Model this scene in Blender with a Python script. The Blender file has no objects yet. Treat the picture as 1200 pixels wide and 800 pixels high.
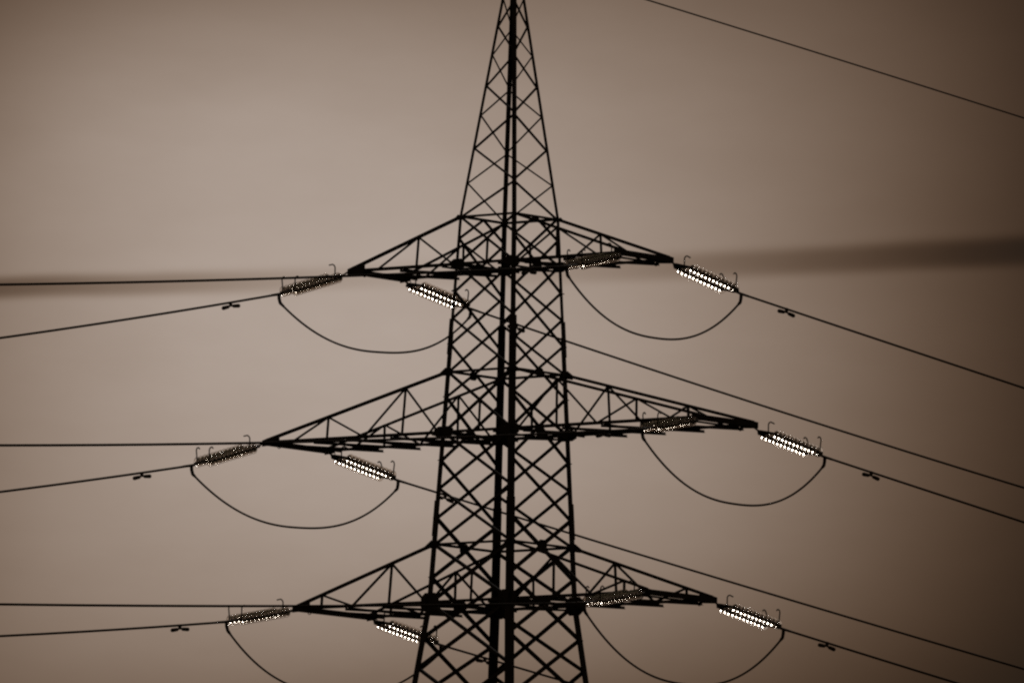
import bpy, bmesh, math, random
from mathutils import Vector, Matrix
random.seed(7)
scene = bpy.context.scene
col = scene.collection
R = math.radians

# ------------------------------------------------------------------ camera
PITCH, ROLL = 0.1037, 0.0184
cam_data = bpy.data.cameras.new("camera")
cam_data.sensor_width = 36.0
cam_data.lens = 450.0                       # long telephoto from 300 m away
cam_data.clip_start, cam_data.clip_end = 0.5, 20000.0
cam_data.dof.use_dof = True
cam_data.dof.focus_distance = 301.5
cam_data.dof.aperture_fstop = 8.0
cam = bpy.data.objects.new("camera", cam_data)
col.objects.link(cam)
cam.matrix_world = (Matrix.Translation((0, 0, 1.6)) @ Matrix.Rotation(math.pi / 2 + PITCH, 4, 'X')
                    @ Matrix.Rotation(ROLL, 4, 'Z'))
scene.camera = cam

# ------------------------------------------------------------------ render look
scene.view_settings.view_transform = 'Standard'
scene.view_settings.look = 'None'
scene.view_settings.exposure = 0.0
scene.view_settings.gamma = 1.0
scene.view_settings.use_curve_mapping = False
try:
    scene.cycles.filter_width = 2.3
    scene.cycles.max_bounces = 12
    scene.cycles.transmission_bounces = 10
    scene.cycles.sample_clamp_indirect = 0.0
    scene.cycles.use_denoising = False
    scene.cycles.blur_glossy = 0.0
    scene.cycles.caustics_reflective = False
    scene.cycles.caustics_refractive = False
except Exception:
    pass

# ------------------------------------------------------------------ sky: brown storm overcast with a lit patch
SUN_EL, SUN_AZ = R(24.0), R(14.0)           # behind the tower, slightly to the right (azimuth from +Y towards +X)
world = bpy.data.worlds.new("World")
scene.world = world
world.use_nodes = True
wt = world.node_tree
wt.nodes.clear()


class Sky:
    def __init__(self, t):
        self.t = t

    def math(self, op, a, b=None, c=None, clamp=False):
        n = self.t.nodes.new('ShaderNodeMath')
        n.operation = op
        n.use_clamp = clamp
        for i, x in enumerate((a, b, c)):
            if x is None:
                continue
            if isinstance(x, (int, float)):
                n.inputs[i].default_value = x
            else:
                self.t.links.new(x, n.inputs[i])
        return n.outputs[0]


W = Sky(wt)
tc = wt.nodes.new('ShaderNodeTexCoord')
sep = wt.nodes.new('ShaderNodeSeparateXYZ')
wt.links.new(tc.outputs['Generated'], sep.inputs[0])
dx, dy, dz = sep.outputs
dyc = W.math('MAXIMUM', dy, 0.05)
u0 = W.math('DIVIDE', W.math('DIVIDE', dx, dyc), 0.04)
v0 = W.math('DIVIDE', W.math('SUBTRACT', W.math('DIVIDE', dz, dyc), 0.1041), 0.0268)
u = W.math('MINIMUM', W.math('MAXIMUM', u0, -1.9), 1.9)
v = W.math('MINIMUM', W.math('MAXIMUM', v0, -1.9), 1.9)
# brightness of the cloud deck (log of it), brightest where the cover is thinnest
CO = [-0.9506, -0.4688, 0.0001, -0.6512, -0.2003, -0.2731, -0.3575, 0.0935, -0.0964, 0.1246, -0.5921, -0.4265, 0.1782, 0.0251, 0.3705]
u2 = W.math('MULTIPLY', u, u)
v2 = W.math('MULTIPLY', v, v)
terms = [u, v, u2, W.math('MULTIPLY', u, v), v2, W.math('MULTIPLY', u2, u), W.math('MULTIPLY', u2, v),
         W.math('MULTIPLY', u, v2), W.math('MULTIPLY', v2, v), W.math('MULTIPLY', u2, u2),
         W.math('MULTIPLY', v2, v2), W.math('MULTIPLY', u2, W.math('MULTIPLY', u, v)), W.math('MULTIPLY', u2, v2), W.math('MULTIPLY', v2, W.math('MULTIPLY', u, v))]
acc = CO[0]
for k, t in zip(CO[1:], terms):
    acc = W.math('MULTIPLY_ADD', t, k, acc)
# soft uneven cloud texture
nz = wt.nodes.new('ShaderNodeTexNoise')
nz.inputs['Scale'].default_value = 40.0
nz.inputs['Detail'].default_value = 3.0
nz.inputs['Roughness'].default_value = 0.45
mp = wt.nodes.new('ShaderNodeMapping')
mp.inputs['Scale'].default_value = (0.6, 0.6, 1.5)
wt.links.new(tc.outputs['Generated'], mp.inputs[0])
wt.links.new(mp.outputs[0], nz.inputs['Vector'])
acc = W.math('MULTIPLY_ADD', W.math('SUBTRACT', nz.outputs[0], 0.5), 0.16, acc)
nz2 = wt.nodes.new('ShaderNodeTexNoise')
nz2.inputs['Scale'].default_value = 150.0
nz2.inputs['Detail'].default_value = 4.0
nz2.inputs['Roughness'].default_value = 0.55
wt.links.new(mp.outputs[0], nz2.inputs['Vector'])
acc = W.math('MULTIPLY_ADD', W.math('SUBTRACT', nz2.outputs[0], 0.5), 0.14, acc)
lum = W.math('EXPONENT', W.math('MINIMUM', acc, -0.7))
# long thin dark cloud bank, slightly rising to the right, thinnest behind the tower
vc = W.math('MULTIPLY_ADD', u, 0.082, 0.203)
vc = W.math('MULTIPLY_ADD', u2, 0.01, vc)
nb = wt.nodes.new('ShaderNodeTexNoise')
nb.inputs['Scale'].default_value = 90.0
nb.inputs['Detail'].default_value = 2.0
wt.links.new(tc.outputs['Generated'], nb.inputs['Vector'])
vc = W.math('MULTIPLY_ADD', W.math('SUBTRACT', nb.outputs[0], 0.5), 0.012, vc)
hw = W.math('MULTIPLY_ADD', u, 0.005, 0.0335)
q = W.math('DIVIDE', W.math('SUBTRACT', v, vc), hw)
q = W.math('POWER', W.math('ABSOLUTE', q), 3.2)
prof = W.math('EXPONENT', W.math('MULTIPLY', q, -0.75))
depth = W.math('MULTIPLY_ADD', W.math('POWER', W.math('ABSOLUTE', W.math('ADD', u, 0.12)), 1.6), 0.9, 0.10)
depth = W.math('MINIMUM', depth, 1.3)
depth = W.math('MULTIPLY', depth, W.math('MULTIPLY_ADD', nz2.outputs[0], 0.7, 0.65))
lum = W.math('MULTIPLY', lum, W.math('EXPONENT', W.math('MULTIPLY', W.math('MULTIPLY', prof, depth), -1.0)))
# beyond this part of the sky the cover is an ordinary mid-grey overcast
far = W.math('MAXIMUM', W.math('ABSOLUTE', u0), W.math('ABSOLUTE', v0))
far = W.math('MINIMUM', W.math('MAXIMUM', W.math('DIVIDE', W.math('SUBTRACT', far, 1.03), 0.8), 0.0), 1.0)
dull = W.math('MULTIPLY_ADD', nz.outputs[0], 0.14, 0.10)
far = W.math('MULTIPLY', W.math('MULTIPLY', far, far), W.math('MULTIPLY_ADD', far, -2.0, 3.0))
lum = W.math('ADD', lum, W.math('MULTIPLY', far, W.math('SUBTRACT', dull, lum)))
# warm brown tint that deepens in the dark parts of the cloud
cr = W.math('MULTIPLY', lum, 10.0)
cg = W.math('MULTIPLY', W.math('POWER', lum, 1.195), 9.65)
cb = W.math('MULTIPLY', W.math('POWER', lum, 1.385), 9.7)
comb = wt.nodes.new('ShaderNodeCombineColor')
for i, s in enumerate((cr, cg, cb)):
    wt.links.new(s, comb.inputs[i])
sky = wt.nodes.new('ShaderNodeTexSky')
sky.sky_type = 'NISHITA'
sky.sun_disc = False
sky.sun_elevation = SUN_EL
sky.sun_rotation = SUN_AZ
mix = wt.nodes.new('ShaderNodeMixRGB')      # nearly closed cloud cover over the clear sky
mix.inputs[0].default_value = 0.995
wt.links.new(sky.outputs[0], mix.inputs[1])
wt.links.new(comb.outputs[0], mix.inputs[2])
bg = wt.nodes.new('ShaderNodeBackground')
bg.inputs['Strength'].default_value = 0.1
wt.links.new(mix.outputs[0], bg.inputs['Color'])
out = wt.nodes.new('ShaderNodeOutputWorld')
wt.links.new(bg.outputs[0], out.inputs['Surface'])

# ------------------------------------------------------------------ sun, veiled by the cloud
sd = bpy.data.lights.new("sun", 'SUN')
sd.energy = 0.55
sd.angle = R(10.0)
sd.color = (1.0, 0.95, 0.88)
sun = bpy.data.objects.new("sun", sd)
col.objects.link(sun)
to_sun = Vector((math.sin(SUN_AZ) * math.cos(SUN_EL), math.cos(SUN_AZ) * math.cos(SUN_EL), math.sin(SUN_EL)))
sun.rotation_euler = to_sun.to_track_quat('Z', 'Y').to_euler()
sun.location = (0, 300, 120)


# ------------------------------------------------------------------ materials
def principled(name, base, rough, metal=0.0, spec=0.5, vary=0.0, scale=8.0, **kw):
    m = bpy.data.materials.new(name)
    m.use_nodes = True
    nt = m.node_tree
    b = nt.nodes['Principled BSDF']
    b.inputs['Base Color'].default_value = (*base, 1)
    b.inputs['Roughness'].default_value = rough
    b.inputs['Metallic'].default_value = metal
    b.inputs['Specular IOR Level'].default_value = spec
    for k, val in kw.items():
        b.inputs[k].default_value = val
    if vary > 0:
        t = nt.nodes.new('ShaderNodeTexCoord')
        n = nt.nodes.new('ShaderNodeTexNoise')
        n.inputs['Scale'].default_value = scale
        n.inputs['Detail'].default_value = 6
        nt.links.new(t.outputs['Object'], n.inputs['Vector'])
        r = nt.nodes.new('ShaderNodeValToRGB')
        r.color_ramp.elements[0].position = 0.3
        r.color_ramp.elements[1].position = 0.75
        r.color_ramp.elements[0].color = (*[c * (1 - vary) for c in base], 1)
        r.color_ramp.elements[1].color = (*[min(1, c * (1 + vary)) for c in base], 1)
        nt.links.new(n.outputs[0], r.inputs[0])
        nt.links.new(r.outputs[0], b.inputs['Base Color'])
    return m


M_STEEL = principled("dark_painted_steel", (0.014, 0.0115, 0.009), 0.85, 0.0, 0.06, 0.35, 3.0)
M_IRON = principled("weathered_iron_fitting", (0.016, 0.013, 0.01), 0.8, 0.0, 0.12, 0.3, 20.0)
M_WIRE = principled("weathered_cable", (0.014, 0.011, 0.008), 0.9, 0.0, 0.03, 0.2, 6.0)
M_GLASS = principled("toughened_glass", (0.97, 0.94, 0.9), 0.0, 0.0, 0.5, 0, 1,
                     **{'Transmission Weight': 1.0, 'IOR': 1.5})
M_GRASS = principled("meadow_ground", (0.045, 0.05, 0.022), 0.95, 0.0, 0.1, 0.5, 0.05)
M_CONCRETE = principled("concrete_footing", (0.3, 0.28, 0.25), 0.9, 0.0, 0.2, 0.2, 4.0)


# ------------------------------------------------------------------ helpers
def link(name, bm, mat, parent=None, smooth=False, loc=None):
    bmesh.ops.recalc_face_normals(bm, faces=bm.faces)
    me = bpy.data.meshes.new(name)
    bm.to_mesh(me)
    bm.free()
    if smooth:
        for f in me.polygons:
            f.use_smooth = True
    me.materials.append(mat)
    o = bpy.data.objects.new(name, me)
    col.objects.link(o)
    if parent is not None:
        o.parent = parent
    if loc is not None:
        o.location = loc
    return o


def tag(o, label, cat, group=None):
    o['label'] = label
    o['category'] = cat
    if group:
        o['group'] = group
    return o


def empty(name, mat4):
    o = bpy.data.objects.new(name, None)
    o.empty_display_size = 0.3
    col.objects.link(o)
    o.matrix_world = mat4
    return o


def prism(bm, p0, p1, pts, ex, ey):
    """extrude the 2-D outline pts (in axes ex, ey) from p0 to p1"""
    ring = []
    for p in (p0, p1):
        ring.append([bm.verts.new(p + ex * a + ey * b) for a, b in pts])
    n = len(pts)
    for i in range(n):
        bm.faces.new((ring[0][i], ring[0][(i + 1) % n], ring[1][(i + 1) % n], ring[1][i]))
    bm.faces.new(ring[0][::-1])
    bm.faces.new(ring[1])


LOOK = Vector((-0.631, 0.775, -0.1)).normalized()


def angle_iron(bm, p0, p1, w, flat, into, off=0.0, ext=0.0):
    """L section bar: one flange lies across the bar in the plane with normal `into`, the other points along `into`"""
    p0, p1 = Vector(p0), Vector(p1)
    d = (p1 - p0).normalized()
    p0 = p0 - d * ext
    p1 = p1 + d * ext
    ey = Vector(into)
    ey = (ey - d * ey.dot(d)).normalized()
    ex = d.cross(ey).normalized()
    if flat == 'open':                     # bars turned so that both flanges read against the sky
        e2 = ey - LOOK * ey.dot(LOOK)
        if ex.dot(e2) > 0:
            ex = -ex
    elif flat is not None and ex.dot(Vector(flat)) < 0:
        ex = -ex
    t = max(0.005, w * 0.11)
    pts = [(-w / 2, off), (w / 2, off), (w / 2, off + t), (-w / 2 + t, off + t), (-w / 2 + t, off + w), (-w / 2, off + w)]
    prism(bm, p0, p1, pts, ex, ey)


def plate(bm, c, n, ax, outline, t=0.012):
    """flat polygonal plate centred at c with normal n; outline in axes (ax, n x ax)"""
    n = Vector(n).normalized()
    ex = Vector(ax)
    ex = (ex - n * ex.dot(n)).normalized()
    ey = n.cross(ex)
    if ey.z < 0:
        ey = -ey
    prism(bm, Vector(c) - n * t / 2, Vector(c) + n * t / 2, outline, ex, ey)


def box(bm, c, sx, sy, sz, rot=None):
    g = bmesh.ops.create_cube(bm, size=1.0)['verts']
    m = Matrix.Diagonal((sx, sy, sz, 1))
    if rot is not None:
        m = rot.to_4x4() @ m
    bmesh.ops.transform(bm, matrix=Matrix.Translation(Vector(c)) @ m, verts=g)


def tube(bm, pts, radii, seg=8):
    """round tube through the points; radii is a number or one per point"""
    pts = [Vector(p) for p in pts]
    if isinstance(radii, (int, float)):
        radii = [radii] * len(pts)
    rings = []
    prev = None
    for i, p in enumerate(pts):
        d = (pts[min(i + 1, len(pts) - 1)] - pts[max(i - 1, 0)]).normalized()
        if prev is None:
            ref = Vector((0, 0, 1)) if abs(d.z) < 0.9 else Vector((1, 0, 0))
            ex = d.cross(ref).normalized()
        else:
            ex = (prev - d * prev.dot(d)).normalized()
        prev = ex
        ey = d.cross(ex)
        rings.append([bm.verts.new(p + (ex * math.cos(2 * math.pi * k / seg) + ey * math.sin(2 * math.pi * k / seg)) * radii[i])
                      for k in range(seg)])
    for a, b in zip(rings[:-1], rings[1:]):
        for k in range(seg):
            bm.faces.new((a[k], a[(k + 1) % seg], b[(k + 1) % seg], b[k]))
    bm.faces.new(rings[0][::-1])
    bm.faces.new(rings[-1])


def lathe_x(bm, prof, seg=20, closed=False):
    """revolve (x, r) profile about the X axis"""
    rings = []
    for x, r in prof:
        if r < 1e-6:
            rings.append([bm.verts.new((x, 0, 0))])
        else:
            rings.append([bm.verts.new((x, r * math.cos(2 * math.pi * k / seg), r * math.sin(2 * math.pi * k / seg))) for k in range(seg)])
    pairs = list(zip(rings[:-1], rings[1:]))
    if closed:
        pairs.append((rings[-1], rings[0]))
    for a, b in pairs:
        for k in range(seg):
            k2 = (k + 1) % seg
            if len(a) == 1 and len(b) == 1:
                continue
            if len(a) == 1:
                bm.faces.new((a[0], b[k2], b[k]))
            elif len(b) == 1:
                bm.faces.new((a[k], a[k2], b[0]))
            else:
                bm.faces.new((a[k], a[k2], b[k2], b[k]))


# ------------------------------------------------------------------ ground
bm = bmesh.new()
for sgn in (0,):
    n = 40
    S = 9000.0
    g = {}
    for i in range(n + 1):
        for j in range(n + 1):
            g[i, j] = bm.verts.new((-S + 2 * S * i / n, -S + 2 * S * j / n, 0))
    for i in range(n):
        for j in range(n):
            bm.faces.new((g[i, j], g[i + 1, j], g[i + 1, j + 1], g[i, j + 1]))
ground = link("ground", bm, M_GRASS)
ground['kind'] = 'structure'

# ------------------------------------------------------------------ the tower
# local frame of the tower: x along the crossarms (its right arm comes a little towards the camera), y along the line
X0, Y0, TH = -0.1163, 300.0, -0.6849
ZT = {1: 35.7394, 2: 32.0647, 3: 27.9833}
ZB = {1: 34.6191, 2: 30.6353, 3: 26.6157}
WT1, WB3, WL, ZL = 0.8195, 1.2225, 1.4227, 24.9
ZPEAK, WPEAK = 42.0, 0.05
SLOPE_LOW = (WL - WB3) / (ZB[3] - ZL)


def half(z):
    if z >= ZT[1]:
        return WT1 + (WPEAK - WT1) * (z - ZT[1]) / (ZPEAK - ZT[1])
    if z >= ZB[3]:
        return WB3 + (WT1 - WB3) * (z - ZB[3]) / (ZT[1] - ZB[3])
    return WB3 + SLOPE_LOW * (ZB[3] - z)


TM = Matrix.Translation((X0, Y0, 0)) @ Matrix.Rotation(TH, 4, 'Z')
tower = empty("transmission_tower", TM)
tag(tower, "dark steel lattice pylon with three pairs of crossarms and a tapering peak", "pylon")


def corner(sx, sy, z):
    h = half(z)
    return Vector((sx * h, sy * h, z))


# legs: angle irons whose heel is the corner of the tower, heavier section by section
for sx, sy in ((-1, -1), (1, -1), (1, 1), (-1, 1)):
    bm = bmesh.new()
    secs = [(ZPEAK, ZT[1], 0.079), (ZT[1], ZB[1], 0.085), (ZB[1], 32.95, 0.087), (32.95, 28.7, 0.128), (28.7, ZB[3], 0.145),
            (ZB[3], 20.0, 0.162), (20.0, 0.35, 0.16)]
    for za, zb, w in secs:
        o = Vector((sx, sy, 0)) * 0.24 * w
        pa, pb = corner(sx, sy, za) + o, corner(sx, sy, zb) + o
        t = w * 0.12
        ex, ey = Vector((-sx, 0, 0)), Vector((0, -sy, 0))
        prism(bm, pa, pb, [(0, 0), (w, 0), (w, t), (t, t), (t, w), (0, w)], ex, ey)
    # splice angles where the section changes
    for zc, w in ((32.9, 0.128), (28.6, 0.148)):
        pa, pb = corner(sx, sy, zc + 0.42), corner(sx, sy, zc - 0.42)
        o = Vector((sx, sy, 0)) * (0.012 + 0.24 * w)
        t = 0.012
        prism(bm, pa + o, pb + o, [(0, 0), (w, 0), (w, t), (t, t), (t, w), (0, w)], Vector((-sx, 0, 0)), Vector((0, -sy, 0)))
    leg = link("leg", bm, M_STEEL, tower)
    bm = bmesh.new()
    box(bm, corner(sx, sy, 0.2), 0.9, 0.9, 0.5)
    link("footing", bm, M_CONCRETE, tower)

# faces: (leg P, leg Q, outward normal)
FACE_L = [((-1, -1), (1, -1), Vector((0, -1, 0))), ((-1, 1), (1, 1), Vector((0, 1, 0)))]       # parallel to the arms
FACE_A = [((-1, -1), (-1, 1), Vector((-1, 0, 0))), ((1, -1), (1, 1), Vector((1, 0, 0)))]       # across the arms


def brace(name, P, zp, Q, zq, n, w, layer):
    bm = bmesh.new()
    angle_iron(bm, corner(*P, zp), corner(*Q, zq), w, 'open', -n, -0.014 - w * 0.11 if layer == 0 else 0.016)
    return link(name, bm, M_STEEL, tower)


def wid(z):
    return 0.051 if z > 32.7 else (0.061 if z > 28.8 else 0.074)


ZP = lambda y: ZT[1] - (y - 254.0) * (ZT[1] - ZB[3]) / (703.0 - 254.0)
L_LEV = [ZT[1], ZB[1], 0.5 * (ZB[1] + ZT[2]), ZT[2], ZB[2], 0.5 * (ZB[2] + ZT[3]), ZT[3], ZB[3], 25.07, 23.3]
A_LEV = [ZP(279), ZP(340.5), ZP(402.5), ZP(464), ZP(538), ZP(605), ZP(674), ZP(743), ZP(818), ZP(900)]
for P, Q, n in FACE_L:
    for za, zb in zip(L_LEV[:-1], L_LEV[1:]):
        brace("diagonal_brace", P, za, Q, zb, n, wid(za), 0)
        brace("diagonal_brace", Q, za, P, zb, n, wid(za), 1)
for P, Q, n in FACE_A:
    # inverted V under the top frame
    mid = (corner(*P, ZT[1]) + corner(*Q, ZT[1])) / 2
    for K in (P, Q):
        bm = bmesh.new()
        angle_iron(bm, mid, corner(*K, A_LEV[0]), 0.05, 'open', -n, 0.012)
        link("diagonal_brace", bm, M_STEEL, tower)
    for za, zb in zip(A_LEV[:-1], A_LEV[1:]):
        brace("diagonal_brace", P, za, Q, zb, n, wid(za), 0)
        brace("diagonal_brace", Q, za, P, zb, n, wid(za), 1)
# small bracket stubs where the braces meet the outer legs
for sx, sy in ((-1, -1), (1, 1)):
    for z in A_LEV[1:-1]:
        c = corner(sx, sy, z)
        bm = bmesh.new()
        tube(bm, [c - Vector((sx, sy, 0)) * 0.03, c + Vector((sx, sy, 0)) * 0.05], 0.013, 6)
        link("step_bolt", bm, M_IRON, tower)
# big open panels of the lower body, below the picture
z = 23.3
for zn in (19.6, 14.6, 8.0, 0.6):
    for P, Q, n in FACE_L + FACE_A:
        z0 = z if n.y else (A_LEV[-1] if z > 23 else z)
        bm = bmesh.new()
        angle_iron(bm, corner(*P, z0), corner(*Q, zn), 0.08, (0, 0, 1), -n, -0.022)
        angle_iron(bm, corner(*Q, z0), corner(*P, zn), 0.08, (0, 0, 1), -n, 0.016)
        link("base_brace", bm, M_STEEL, tower)
    z = zn

# peak: one zigzag per face, neighbouring faces half a step apart
PV = [252.0, 212.5, 171.0, 132.0, 97.0, 60.5, 26.0, -6.0, -34.0]
PZ = [ZT[1] + (252.0 - t) / 49.7 for t in PV]
for fi, (P, Q, n) in enumerate(FACE_L + FACE_A):
    # front faces: outer legs at even levels, the near leg at odd ones; rear faces the other way round
    outer, inner = (P, Q) if P in ((-1, -1), (1, 1)) else (Q, P)
    front = inner == (1, -1)
    for i in range(len(PZ) - 1):
        a_even = (i % 2 == 0) == front
        A_, B_ = (outer, inner) if a_even else (inner, outer)
        bm = bmesh.new()
        angle_iron(bm, corner(*A_, PZ[i]), corner(*B_, PZ[i + 1]), (0.043 if inner == (1, -1) else 0.03) if i < 4 else (0.038 if inner == (1, -1) else 0.026), 'open', -n, 0.012)
        link("peak_brace", bm, M_STEEL, tower)

# horizontal frames at the two levels of every crossarm
for i in (1, 2, 3):
    for zz, w in ((ZT[i], 0.058), (ZB[i], 0.07)):
        for P, Q, n in FACE_L + FACE_A:
            bm = bmesh.new()
            angle_iron(bm, corner(*P, zz), corner(*Q, zz), w, (0, 0, -1), -n, 0.018 if zz == ZT[i] else -0.026)
            link("horizontal_beam", bm, M_STEEL, tower)
    # hangers from the crossing of the braces down to the lower frame
    for P, Q, n in FACE_L:
        za, zb = ZT[i], ZB[i]
        ha, hb = half(za), half(zb)
        zx = za - (za - zb) * ha / (ha + hb)
        c = (corner(*P, zx) + corner(*Q, zx)) / 2
        c2 = (corner(*P, zb) + corner(*Q, zb)) / 2
        bm = bmesh.new()
        angle_iron(bm, c, c2, 0.043, 'open', -n, 0.03)
        link("hanger", bm, M_STEEL, tower)


def hexa(w, h, cut=0.5):
    return [(-w / 2, -h / 2 * cut), (-w / 2 * cut, -h / 2), (w / 2 * cut, -h / 2), (w / 2, -h / 2 * cut),
            (w / 2, h / 2 * cut), (w / 2 * cut, h / 2), (-w / 2 * cut, h / 2), (-w / 2, h / 2 * cut)]


GW = {1: (0.4, 0.24), 2: (0.58, 0.27), 3: (0.54, 0.44)}
for i in (1, 2, 3):
    for P, Q, n in FACE_L + FACE_A:
        along = Vector((1, 0, 0)) if n.y else Vector((0, 1, 0))
        for K in (P, Q):
            inward = -(K[0] if n.y else K[1])
            gw, gh = GW[i]
            sc = 1.0 if n.y else 0.62
            bm = bmesh.new()
            plate(bm, corner(*K, ZB[i]) + n * 0.034 + along * inward * 0.05, n, along, hexa(gw * sc, gh * (1 if n.y else .9), 0.55))
            link("gusset_plate", bm, M_STEEL, tower)
            if i > 1 or (n.y and K[0] == K[1]):
                s = 0.13 if i == 1 else 0.23
                bm = bmesh.new()
                o = -inward
                plate(bm, corner(*K, ZT[i]) + n * 0.03, n, along,
                      [(-0.09 * o, -s * .4), (o * s * 1.1, -s * .42), (o * s * 1.1, -s * .2), (o * 0.05, s * .42), (-o * s * .55, s * .1), (-o * s * .55, -s * .2)])
                link("gusset_plate", bm, M_STEEL, tower)
        if n.x:
            for zz, s in ((ZT[i], (0.16, 0.2, 0.25)[i - 1]), (ZB[i], (0.22, 0.26, 0.3)[i - 1])):
                if zz == ZT[1]:
                    continue
                bm = bmesh.new()
                plate(bm, (corner(*P, zz) + corner(*Q, zz)) / 2 + n * 0.03 + Vector((0, 0, -0.02)), n, along, hexa(s * 1.25, s, 0.6))
                link("gusset_plate", bm, M_STEEL, tower)

# ------------------------------------------------------------------ crossarms
# (side, level): reach along x, half length of the end beam, positions of the truss posts as fractions from the leg to the tip
ARMS = {(-1, 1): (4.024, 1.016, (0.39,)), (1, 1): (4.141, 0.953, (0.39,)),
        (-1, 2): (6.419, 1.194, (0.235, 0.66)), (1, 2): (6.636, 1.082, (0.235, 0.66)),
        (-1, 3): (5.185, 1.414, (0.31, 0.82)), (1, 3): (5.352, 1.278, (0.31, 0.82))}
STEP = 1.162
for (s, i), (reach, hb, posts) in ARMS.items():
    ht = hb - 0.07                                    # truss planes at the tip, just inside the beam ends
    zt, zb = ZT[i], ZB[i]
    bm = bmesh.new()
    for sy in (-1, 1):
        n = Vector((0, sy, 0))
        # bottom chord, top chord
        p_leg_b, p_leg_t = corner(s, sy, zb), corner(s, sy, zt)
        p_tip = Vector((s * reach, sy * ht, zb))
        angle_iron(bm, p_leg_b, p_tip, 0.072, (0, 0, 1), -n, -0.026)
        angle_iron(bm, p_leg_t, p_tip + Vector((0, 0, 0.05)), 0.07, (0, 0, 1), -n, -0.02)
    # end beam: two channels back to back
    for dx_ in (-0.05, 0.05):
        box(bm, (s * reach + dx_, 0, zb - 0.012), 0.05, 2 * hb - 0.06, 0.12)
    arm = link("crossarm", bm, M_STEEL, tower)
    for sy in (-1, 1):
        n = Vector((0, sy, 0))
        pb = lambda f: corner(s, sy, zb).lerp(Vector((s * reach, sy * ht, zb)), f)
        pt = lambda f: corner(s, sy, zt).lerp(Vector((s * reach, sy * ht, zb + 0.05)), f)
        for j, f in enumerate(posts):
            bm = bmesh.new()
            angle_iron(bm, pt(f), Vector((pb(f).x, pb(f).y, zb)), 0.043 if i < 3 else 0.048, 'open', -n, 0.012)
            link("post", bm, M_STEEL, arm)
        if len(posts) == 1:
            legs_ = [(posts[0], 0.04), (posts[0], posts[0] + 0.37)]
        else:
            m_ = 0.45 if i == 2 else 0.585
            legs_ = [(posts[0], 0.03), (posts[0], m_), (posts[1], m_)]
            if i == 2:
                legs_.append((posts[1], 0.85))
        for ft, fb in legs_:
            bm = bmesh.new()
            angle_iron(bm, pt(ft), pb(fb), 0.04 if i < 3 else 0.046, 'open', -n, 0.014)
            link("truss_diagonal", bm, M_STEEL, arm)
        # triangular end plate and the eye under it
        bm = bmesh.new()
        tx = s * reach
        prism_n = Vector((0, 1, 0))
        ps = 1.0 if s * sy > 0 else 0.5          # the inner end plates are smaller
        gr = (zt - zb - 0.05) / (reach - half(zt))
        plate(bm, (tx, sy * (ht + 0.035), zb), prism_n, (1, 0, 0),
              [(s * 0.1, -0.1), (s * 0.1, 0.045), (-s * 0.08, 0.075 + 0.08 * gr), (-s * 0.4 * ps, 0.05 + 0.4 * ps * gr), (-s * 0.43 * ps, 0.02 + 0.43 * ps * gr), (-s * 0.43 * ps, -0.07)][::s], 0.02)
        link("end_plate", bm, M_STEEL, arm)
        bm = bmesh.new()
        pts = [(tx - s * 0.3 + 0.055 * math.cos(t), sy * (ht - 0.12), zb - 0.09 - 0.06 * math.sin(t)) for t in [math.pi * k / 8 for k in range(9)]]
        tube(bm, pts, 0.009, 6)
        link("shackle", bm, M_IRON, arm)
    # flat bracing between the two bottom chords
    x = reach - 0.45
    k = 0
    h0 = half(zb)
    while x > h0 + 0.05:
        yy = ht + (h0 - ht) * (reach - x) / (reach - h0)
        bm = bmesh.new()
        angle_iron(bm, (s * x, -yy - 0.05, zb - 0.03), (s * x, yy + 0.05, zb - 0.03), 0.042, (1, 0, 0), (0, 0, -1), 0.0)
        link("cross_strut", bm, M_STEEL, arm)
        xa, xb = (x, x - STEP) if s < 0 else (x - STEP, x)
        if min(xa, xb) > h0 - 0.3:
            bm = bmesh.new()
            angle_iron(bm, (s * xa, -yy, zb - 0.115), (s * xb, yy + 0.02, zb - 0.115), 0.066, (1, 0, 0), (0, 0, 1), 0.0, 0.12)
            link("plan_brace", bm, M_STEEL, arm)
        x -= STEP
        k += 1
# the flat bracing carries on through the tower body
for i in (1, 2, 3):
    zb = ZB[i]
    h0 = half(zb)
    for f in (-0.5, 0.5):
        bm = bmesh.new()
        angle_iron(bm, (f * h0, -h0 - 0.04, zb - 0.03), (f * h0, h0 + 0.1, zb - 0.03), 0.045, (1, 0, 0), (0, 0, -1), 0.0)
        link("plan_strut", bm, M_STEEL, tower)
    bm = bmesh.new()
    angle_iron(bm, (-h0, -h0, zb - 0.125), (h0, h0, zb - 0.125), 0.05, (1, 0, 0), (0, 0, 1), 0.0)
    link("plan_strut", bm, M_STEEL, tower)

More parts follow.
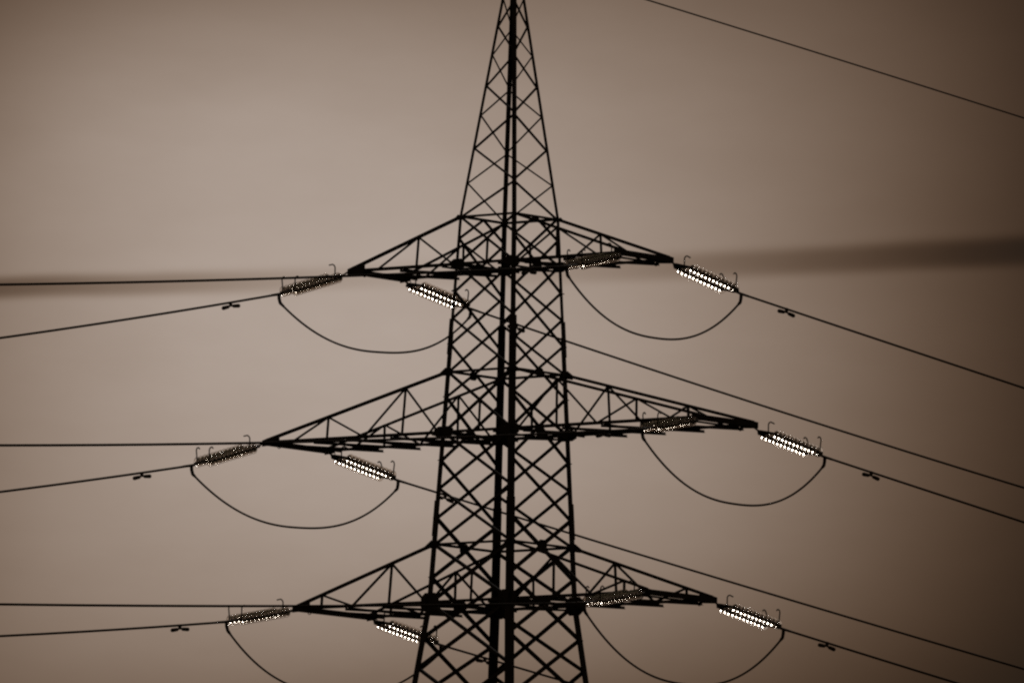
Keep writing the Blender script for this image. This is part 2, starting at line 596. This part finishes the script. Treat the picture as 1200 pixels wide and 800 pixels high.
# ------------------------------------------------------------------ insulator sets
# (arm side, level, way): start on the end beam, dead-end clamp, way of the line (all in the tower's frame), slope of the cable
SETS = {
 (-1, 1, -1): ((-4.129, -1.046, 34.540), (-4.129, -3.455, 33.834), (0.000, -1.000), -0.1969, 0.0012),
 (-1, 2, -1): ((-6.471, -1.224, 30.578), (-6.471, -3.761, 29.864), (0.000, -1.000), -0.1709, 0.0012),
 (-1, 3, -1): ((-5.224, -1.444, 26.562), (-5.224, -3.831, 26.109), (0.000, -1.000), -0.1132, 0.0012),
 (1, 1, -1): ((4.166, -0.983, 34.553), (4.567, -3.445, 34.012), (0.161, -0.987), -0.1200, 0.0004),
 (1, 2, -1): ((6.610, -1.112, 30.577), (7.003, -3.589, 30.105), (0.156, -0.988), -0.1065, 0.0005),
 (1, 3, -1): ((5.313, -1.308, 26.597), (5.566, -3.818, 26.138), (0.100, -0.995), -0.0798, 0.0004),
 (-1, 1, 1): ((-4.021, 1.046, 34.543), (-4.021, 3.498, 34.140), (0.000, 1.000), -0.1117, 0.0005),
 (-1, 2, 1): ((-6.428, 1.224, 30.561), (-6.428, 3.798, 30.141), (0.000, 1.000), -0.1093, 0.0002),
 (-1, 3, 1): ((-5.182, 1.444, 26.555), (-5.182, 4.020, 26.143), (0.000, 1.000), -0.1074, 0.0003),
 (1, 1, 1): ((4.131, 0.983, 34.556), (4.131, 3.620, 34.073), (0.000, 1.000), -0.1108, 0.0001),
 (1, 2, 1): ((6.627, 1.112, 30.521), (6.627, 3.719, 30.105), (0.000, 1.000), -0.1152, 0.0001),
 (1, 3, 1): ((5.343, 1.308, 26.538), (5.343, 3.894, 26.122), (0.000, 1.000), -0.1149, 0.0003),
}
TIER = {1: "top", 2: "middle", 3: "bottom"}
SIDE = {-1: "left", 1: "right"}
PITCH_DISC, NDISC, SEP = 0.146, 12, 0.1875
ROT_T = TM.to_3x3()

# shared meshes: glass bell, chain of iron caps and pins
bm = bmesh.new()
lathe_x(bm, [(-0.004, 0.034), (0.000, 0.048), (0.005, 0.066), (0.012, 0.084), (0.022, 0.100), (0.035, 0.113), (0.048, 0.121), (0.058, 0.1255),
             (0.0605, 0.125), (0.0595, 0.122), (0.049, 0.116), (0.037, 0.1075), (0.027, 0.096), (0.020, 0.083), (0.027, 0.064), (0.034, 0.046),
             (0.034, 0.034)], 32, True)
glass0 = link("glass_disc", bm, M_GLASS, None, True)
glass_mesh = glass0.data
bm = bmesh.new()
for k in range(NDISC):
    x = k * PITCH_DISC
    lathe_x(bm, [(x - 0.062, 0.0), (x - 0.062, 0.022), (x - 0.052, 0.036), (x - 0.03, 0.043), (x + 0.001, 0.047), (x + 0.004, 0.031),
                 (x + 0.034, 0.03), (x + 0.037, 0.013), (x + 0.088, 0.012), (x + 0.088, 0.0)], 12)
chain0 = link("insulator_string", bm, M_IRON, None, True)
chain_mesh = chain0.data
bpy.data.objects.remove(glass0)
bpy.data.objects.remove(chain0)
glass_mesh.name = "glass_disc"
chain_mesh.name = "insulator_string"


def axes_from(u_, ref):
    """matrix whose X is u_, Y horizontal, Z up"""
    u_ = u_.normalized()
    y = Vector((0, 0, 1)).cross(u_).normalized()
    z = u_.cross(y)
    return Matrix((u_, y, z)).transposed()


CLAMP = {}
for (s, i, way), (q0, q1, hd, chord, kk) in SETS.items():
    p0, p1 = TM @ Vector(q0), TM @ Vector(q1)
    u_ = (p1 - p0)
    L = u_.length
    m3 = axes_from(u_, None)
    root = empty("insulator_set", Matrix.Translation(p0) @ m3.to_4x4())
    look = "bright glinting" if way > 0 else "dim dark"
    tag(root, f"{look} double glass insulator going {'right' if way > 0 else 'left'} off the {SIDE[s]} end of the {TIER[i]} crossarm",
        "insulator", "glass insulator strings at the crossarm ends")
    start = (L - (NDISC - 1) * PITCH_DISC) / 2 + 0.0
    # links and triangular yoke plates
    bm = bmesh.new()
    tube(bm, [(-0.08, 0, 0.03), (0.06, 0, 0), (0.16, 0, 0)], 0.022, 8)
    link("link", bm, M_IRON, root)
    bm = bmesh.new()
    y0 = start - 0.075
    plate(bm, (0.0, 0, 0), (0, 0, 1), (1, 0, 0), [(0.11, -0.05), (y0 - 0.05, -SEP - 0.06), (y0 + 0.03, -SEP - 0.05), (y0 + 0.0, 0), (y0 + 0.03, SEP + 0.05),
                                                 (y0 - 0.05, SEP + 0.06), (0.11, 0.05)], 0.03)
    link("yoke_plate", bm, M_IRON, root)
    y1 = start + (NDISC - 1) * PITCH_DISC + 0.1
    bm = bmesh.new()
    plate(bm, (0.0, 0, 0), (0, 0, 1), (1, 0, 0), [(L - 0.12, 0.045), (y1 + 0.05, SEP + 0.05), (y1 - 0.03, SEP + 0.05), (y1 + 0.01, 0), (y1 - 0.03, -SEP - 0.05),
                                                 (y1 + 0.05, -SEP - 0.05), (L - 0.12, -0.045)], 0.03)
    link("yoke_plate", bm, M_IRON, root)
    for sy in (-1, 1):
        ch = bpy.data.objects.new("insulator_string", chain_mesh)
        col.objects.link(ch)
        ch.parent = root
        ch.location = (start, sy * SEP, 0)
        for k in range(NDISC):
            g = bpy.data.objects.new("glass_disc", glass_mesh)
            col.objects.link(g)
            g.parent = ch
            g.location = (k * PITCH_DISC, 0, 0)
            g.rotation_euler = (random.uniform(0, 6.28), random.uniform(-.02, .02), random.uniform(-.02, .02))
    # arcing horns, bent like walking sticks, upright in the world
    up = m3.transposed() @ Vector((0, 0, 1))
    ax_ = Vector((1, 0, 0)) - up * up.x
    ax_.normalize()
    side = Vector((0, 1, 0))
    near = (m3 @ Vector((0, 1, 0))).y < 0
    horns = [(y0 + 0.03, 0.0, 1, 0.29, 0.13), (y1, SEP, -1, 0.35, 0.05), (y1, -SEP, -1, 0.35, 0.05)]
    for hx, hy, hs, hh, hook in horns:
        b0 = Vector((hx, hy, 0))
        lean = ax_ * (0.0 if hy >= 0 else -0.05 * hs)
        pts = [b0, b0 + up * hh * 0.45 + lean * .3, b0 + up * hh * 0.82 + lean * .7, b0 + up * hh * 0.97 + lean + ax_ * hs * 0.035,
               b0 + up * (hh + 0.01) + lean + ax_ * hs * 0.09, b0 + up * (hh - 0.02) + lean + ax_ * hs * (0.09 + hook)]
        bm = bmesh.new()
        tube(bm, pts, 0.0165, 6)
        link("arcing_horn", bm, M_IRON, root, True)
    # dead-end clamp with its lug for the jumper
    bm = bmesh.new()
    hdir = ROT_T @ Vector((hd[0], hd[1], 0)).normalized()
    wdir = (hdir + Vector((0, 0, chord))).normalized()
    li = m3.transposed() @ wdir
    c1 = Vector((L, 0, 0))
    tube(bm, [Vector((L - 0.16, 0, 0)), c1 - li * 0.02, c1 + li * 0.3, c1 + li * 0.42], [0.03, 0.034, 0.03, 0.022], 8)
    link("dead_end_clamp", bm, M_IRON, root, True)
    CLAMP[(s, i, way)] = (p1, wdir, hdir)

    # the conductor, starting inside the clamp
    span = 130.0
    pts = []
    hmax = 10.5 if s == way else (26.0 if way < 0 else 20.5)
    m0 = chord - kk * hmax
    nseg = 60
    for k in range(nseg + 1):
        d = span * (k / nseg) ** 1.3
        zz = (m0 + kk * min(d, 60.0)) * d
        pts.append(hdir * d + Vector((0, 0, zz)))
    bm = bmesh.new()
    tube(bm, pts, 0.0275, 8)
    w_ = link("power_cable", bm, M_WIRE, None, True, p1)
    tag(w_, f"dark power cable leaving {'right' if way > 0 else 'left'} from the {SIDE[s]} end of the {TIER[i]} crossarm",
        "cable", "power cables leaving the pylon")

    # vibration damper on the cable
    dd = 1.75 + {1: 0.02, 2: 0.06, 3: -0.05}[i]
    pd = p1 + hdir * dd + Vector((0, 0, (m0 + kk * dd) * dd))
    md = axes_from(wdir, None)
    dr = empty("vibration_damper", Matrix.Translation(pd) @ md.to_4x4())
    tag(dr, f"dumbbell damper under the {'right' if way > 0 else 'left'}-going cable from the {SIDE[s]} end of the {TIER[i]} crossarm",
        "damper", "dumbbell dampers under the cables")
    bm = bmesh.new()
    box(bm, (0, 0, -0.035), 0.07, 0.05, 0.12)
    link("clamp", bm, M_IRON, dr)
    bm = bmesh.new()
    tube(bm, [(-0.22, 0, -0.098), (0, 0, -0.088), (0.22, 0, -0.098)], 0.012, 6)
    link("messenger_wire", bm, M_IRON, dr, True)
    for e in (-1, 1):
        bm = bmesh.new()
        tube(bm, [(e * 0.07, 0, -0.091), (e * 0.1, 0, -0.092), (e * 0.28, 0, -0.104), (e * 0.3, 0, -0.105)], [0.026, 0.042, 0.048, 0.04], 10)
        link("weight", bm, M_IRON, dr, True)

# ------------------------------------------------------------------ jumper loops under the arms
SAG = {(-1, 1): (1.20, 2.2, 2.8), (1, 1): (1.35, 2.3, 2.4), (-1, 2): (1.30, 2.2, 2.6), (1, 2): (1.41, 2.3, 2.5), (-1, 3): (1.46, 2.6, 2.2), (1, 3): (1.58, 2.3, 2.4)}
for (s, i), (sag, nl, nr) in SAG.items():
    a_, wa, ha = CLAMP[(s, i, -1)]
    b_, wb, hb_ = CLAMP[(s, i, 1)]
    a_ = a_ + wa * 0.02
    b_ = b_ + wb * 0.02
    drop = 0.2
    da = Vector((wa.x, wa.y, 0)).normalized() * -0.05
    db = Vector((wb.x, wb.y, 0)).normalized() * -0.03
    a2, b2 = a_ + da + Vector((0, 0, -drop)), b_ + db + Vector((0, 0, -drop))
    pts, rad = [a_, a_.lerp(a2, 0.5) - da * 0.3], [0.04, 0.04]
    N = 64
    for k in range(N + 1):
        th = math.pi * k / N
        t = -math.cos(th)
        e = nl if t < 0 else nr
        pts.append(a2.lerp(b2, (t + 1) / 2) + Vector((0, 0, -(sag - drop) * (1 - abs(t) ** e))))
        far_ = min((pts[-1] - a2).length, (pts[-1] - b2).length)
        rad.append(0.038 if far_ < 0.07 else (0.032 if far_ < 0.12 else 0.0255))
    pts += [b_.lerp(b2, 0.5) - db * 0.3, b_]
    rad += [0.04, 0.04]
    org = pts[0].copy()
    bm = bmesh.new()
    tube(bm, [p - org for p in pts], rad, 8)
    j = link("jumper_loop", bm, M_WIRE, None, True, org)
    tag(j, f"slack jumper cable looping below the {SIDE[s]} end of the {TIER[i]} crossarm", "cable", "jumper loops under the crossarms")

# ------------------------------------------------------------------ earth wire from the peak
pk = TM @ Vector((0, 0, 41.9))
hd = ROT_T @ Vector((0, 1, 0))
bm = bmesh.new()
tube(bm, [hd * d + Vector((0, 0, -0.0782 * d - 0.00019 * d * d * (1 if d < 60 else 60 / d))) for d in [130 * (k / 60) ** 1.3 for k in range(61)]], 0.019, 6)
ew = link("earth_wire", bm, M_WIRE, None, True, pk)
tag(ew, "thin earth wire crossing the upper right sky, strung from the very peak of the pylon", "cable")
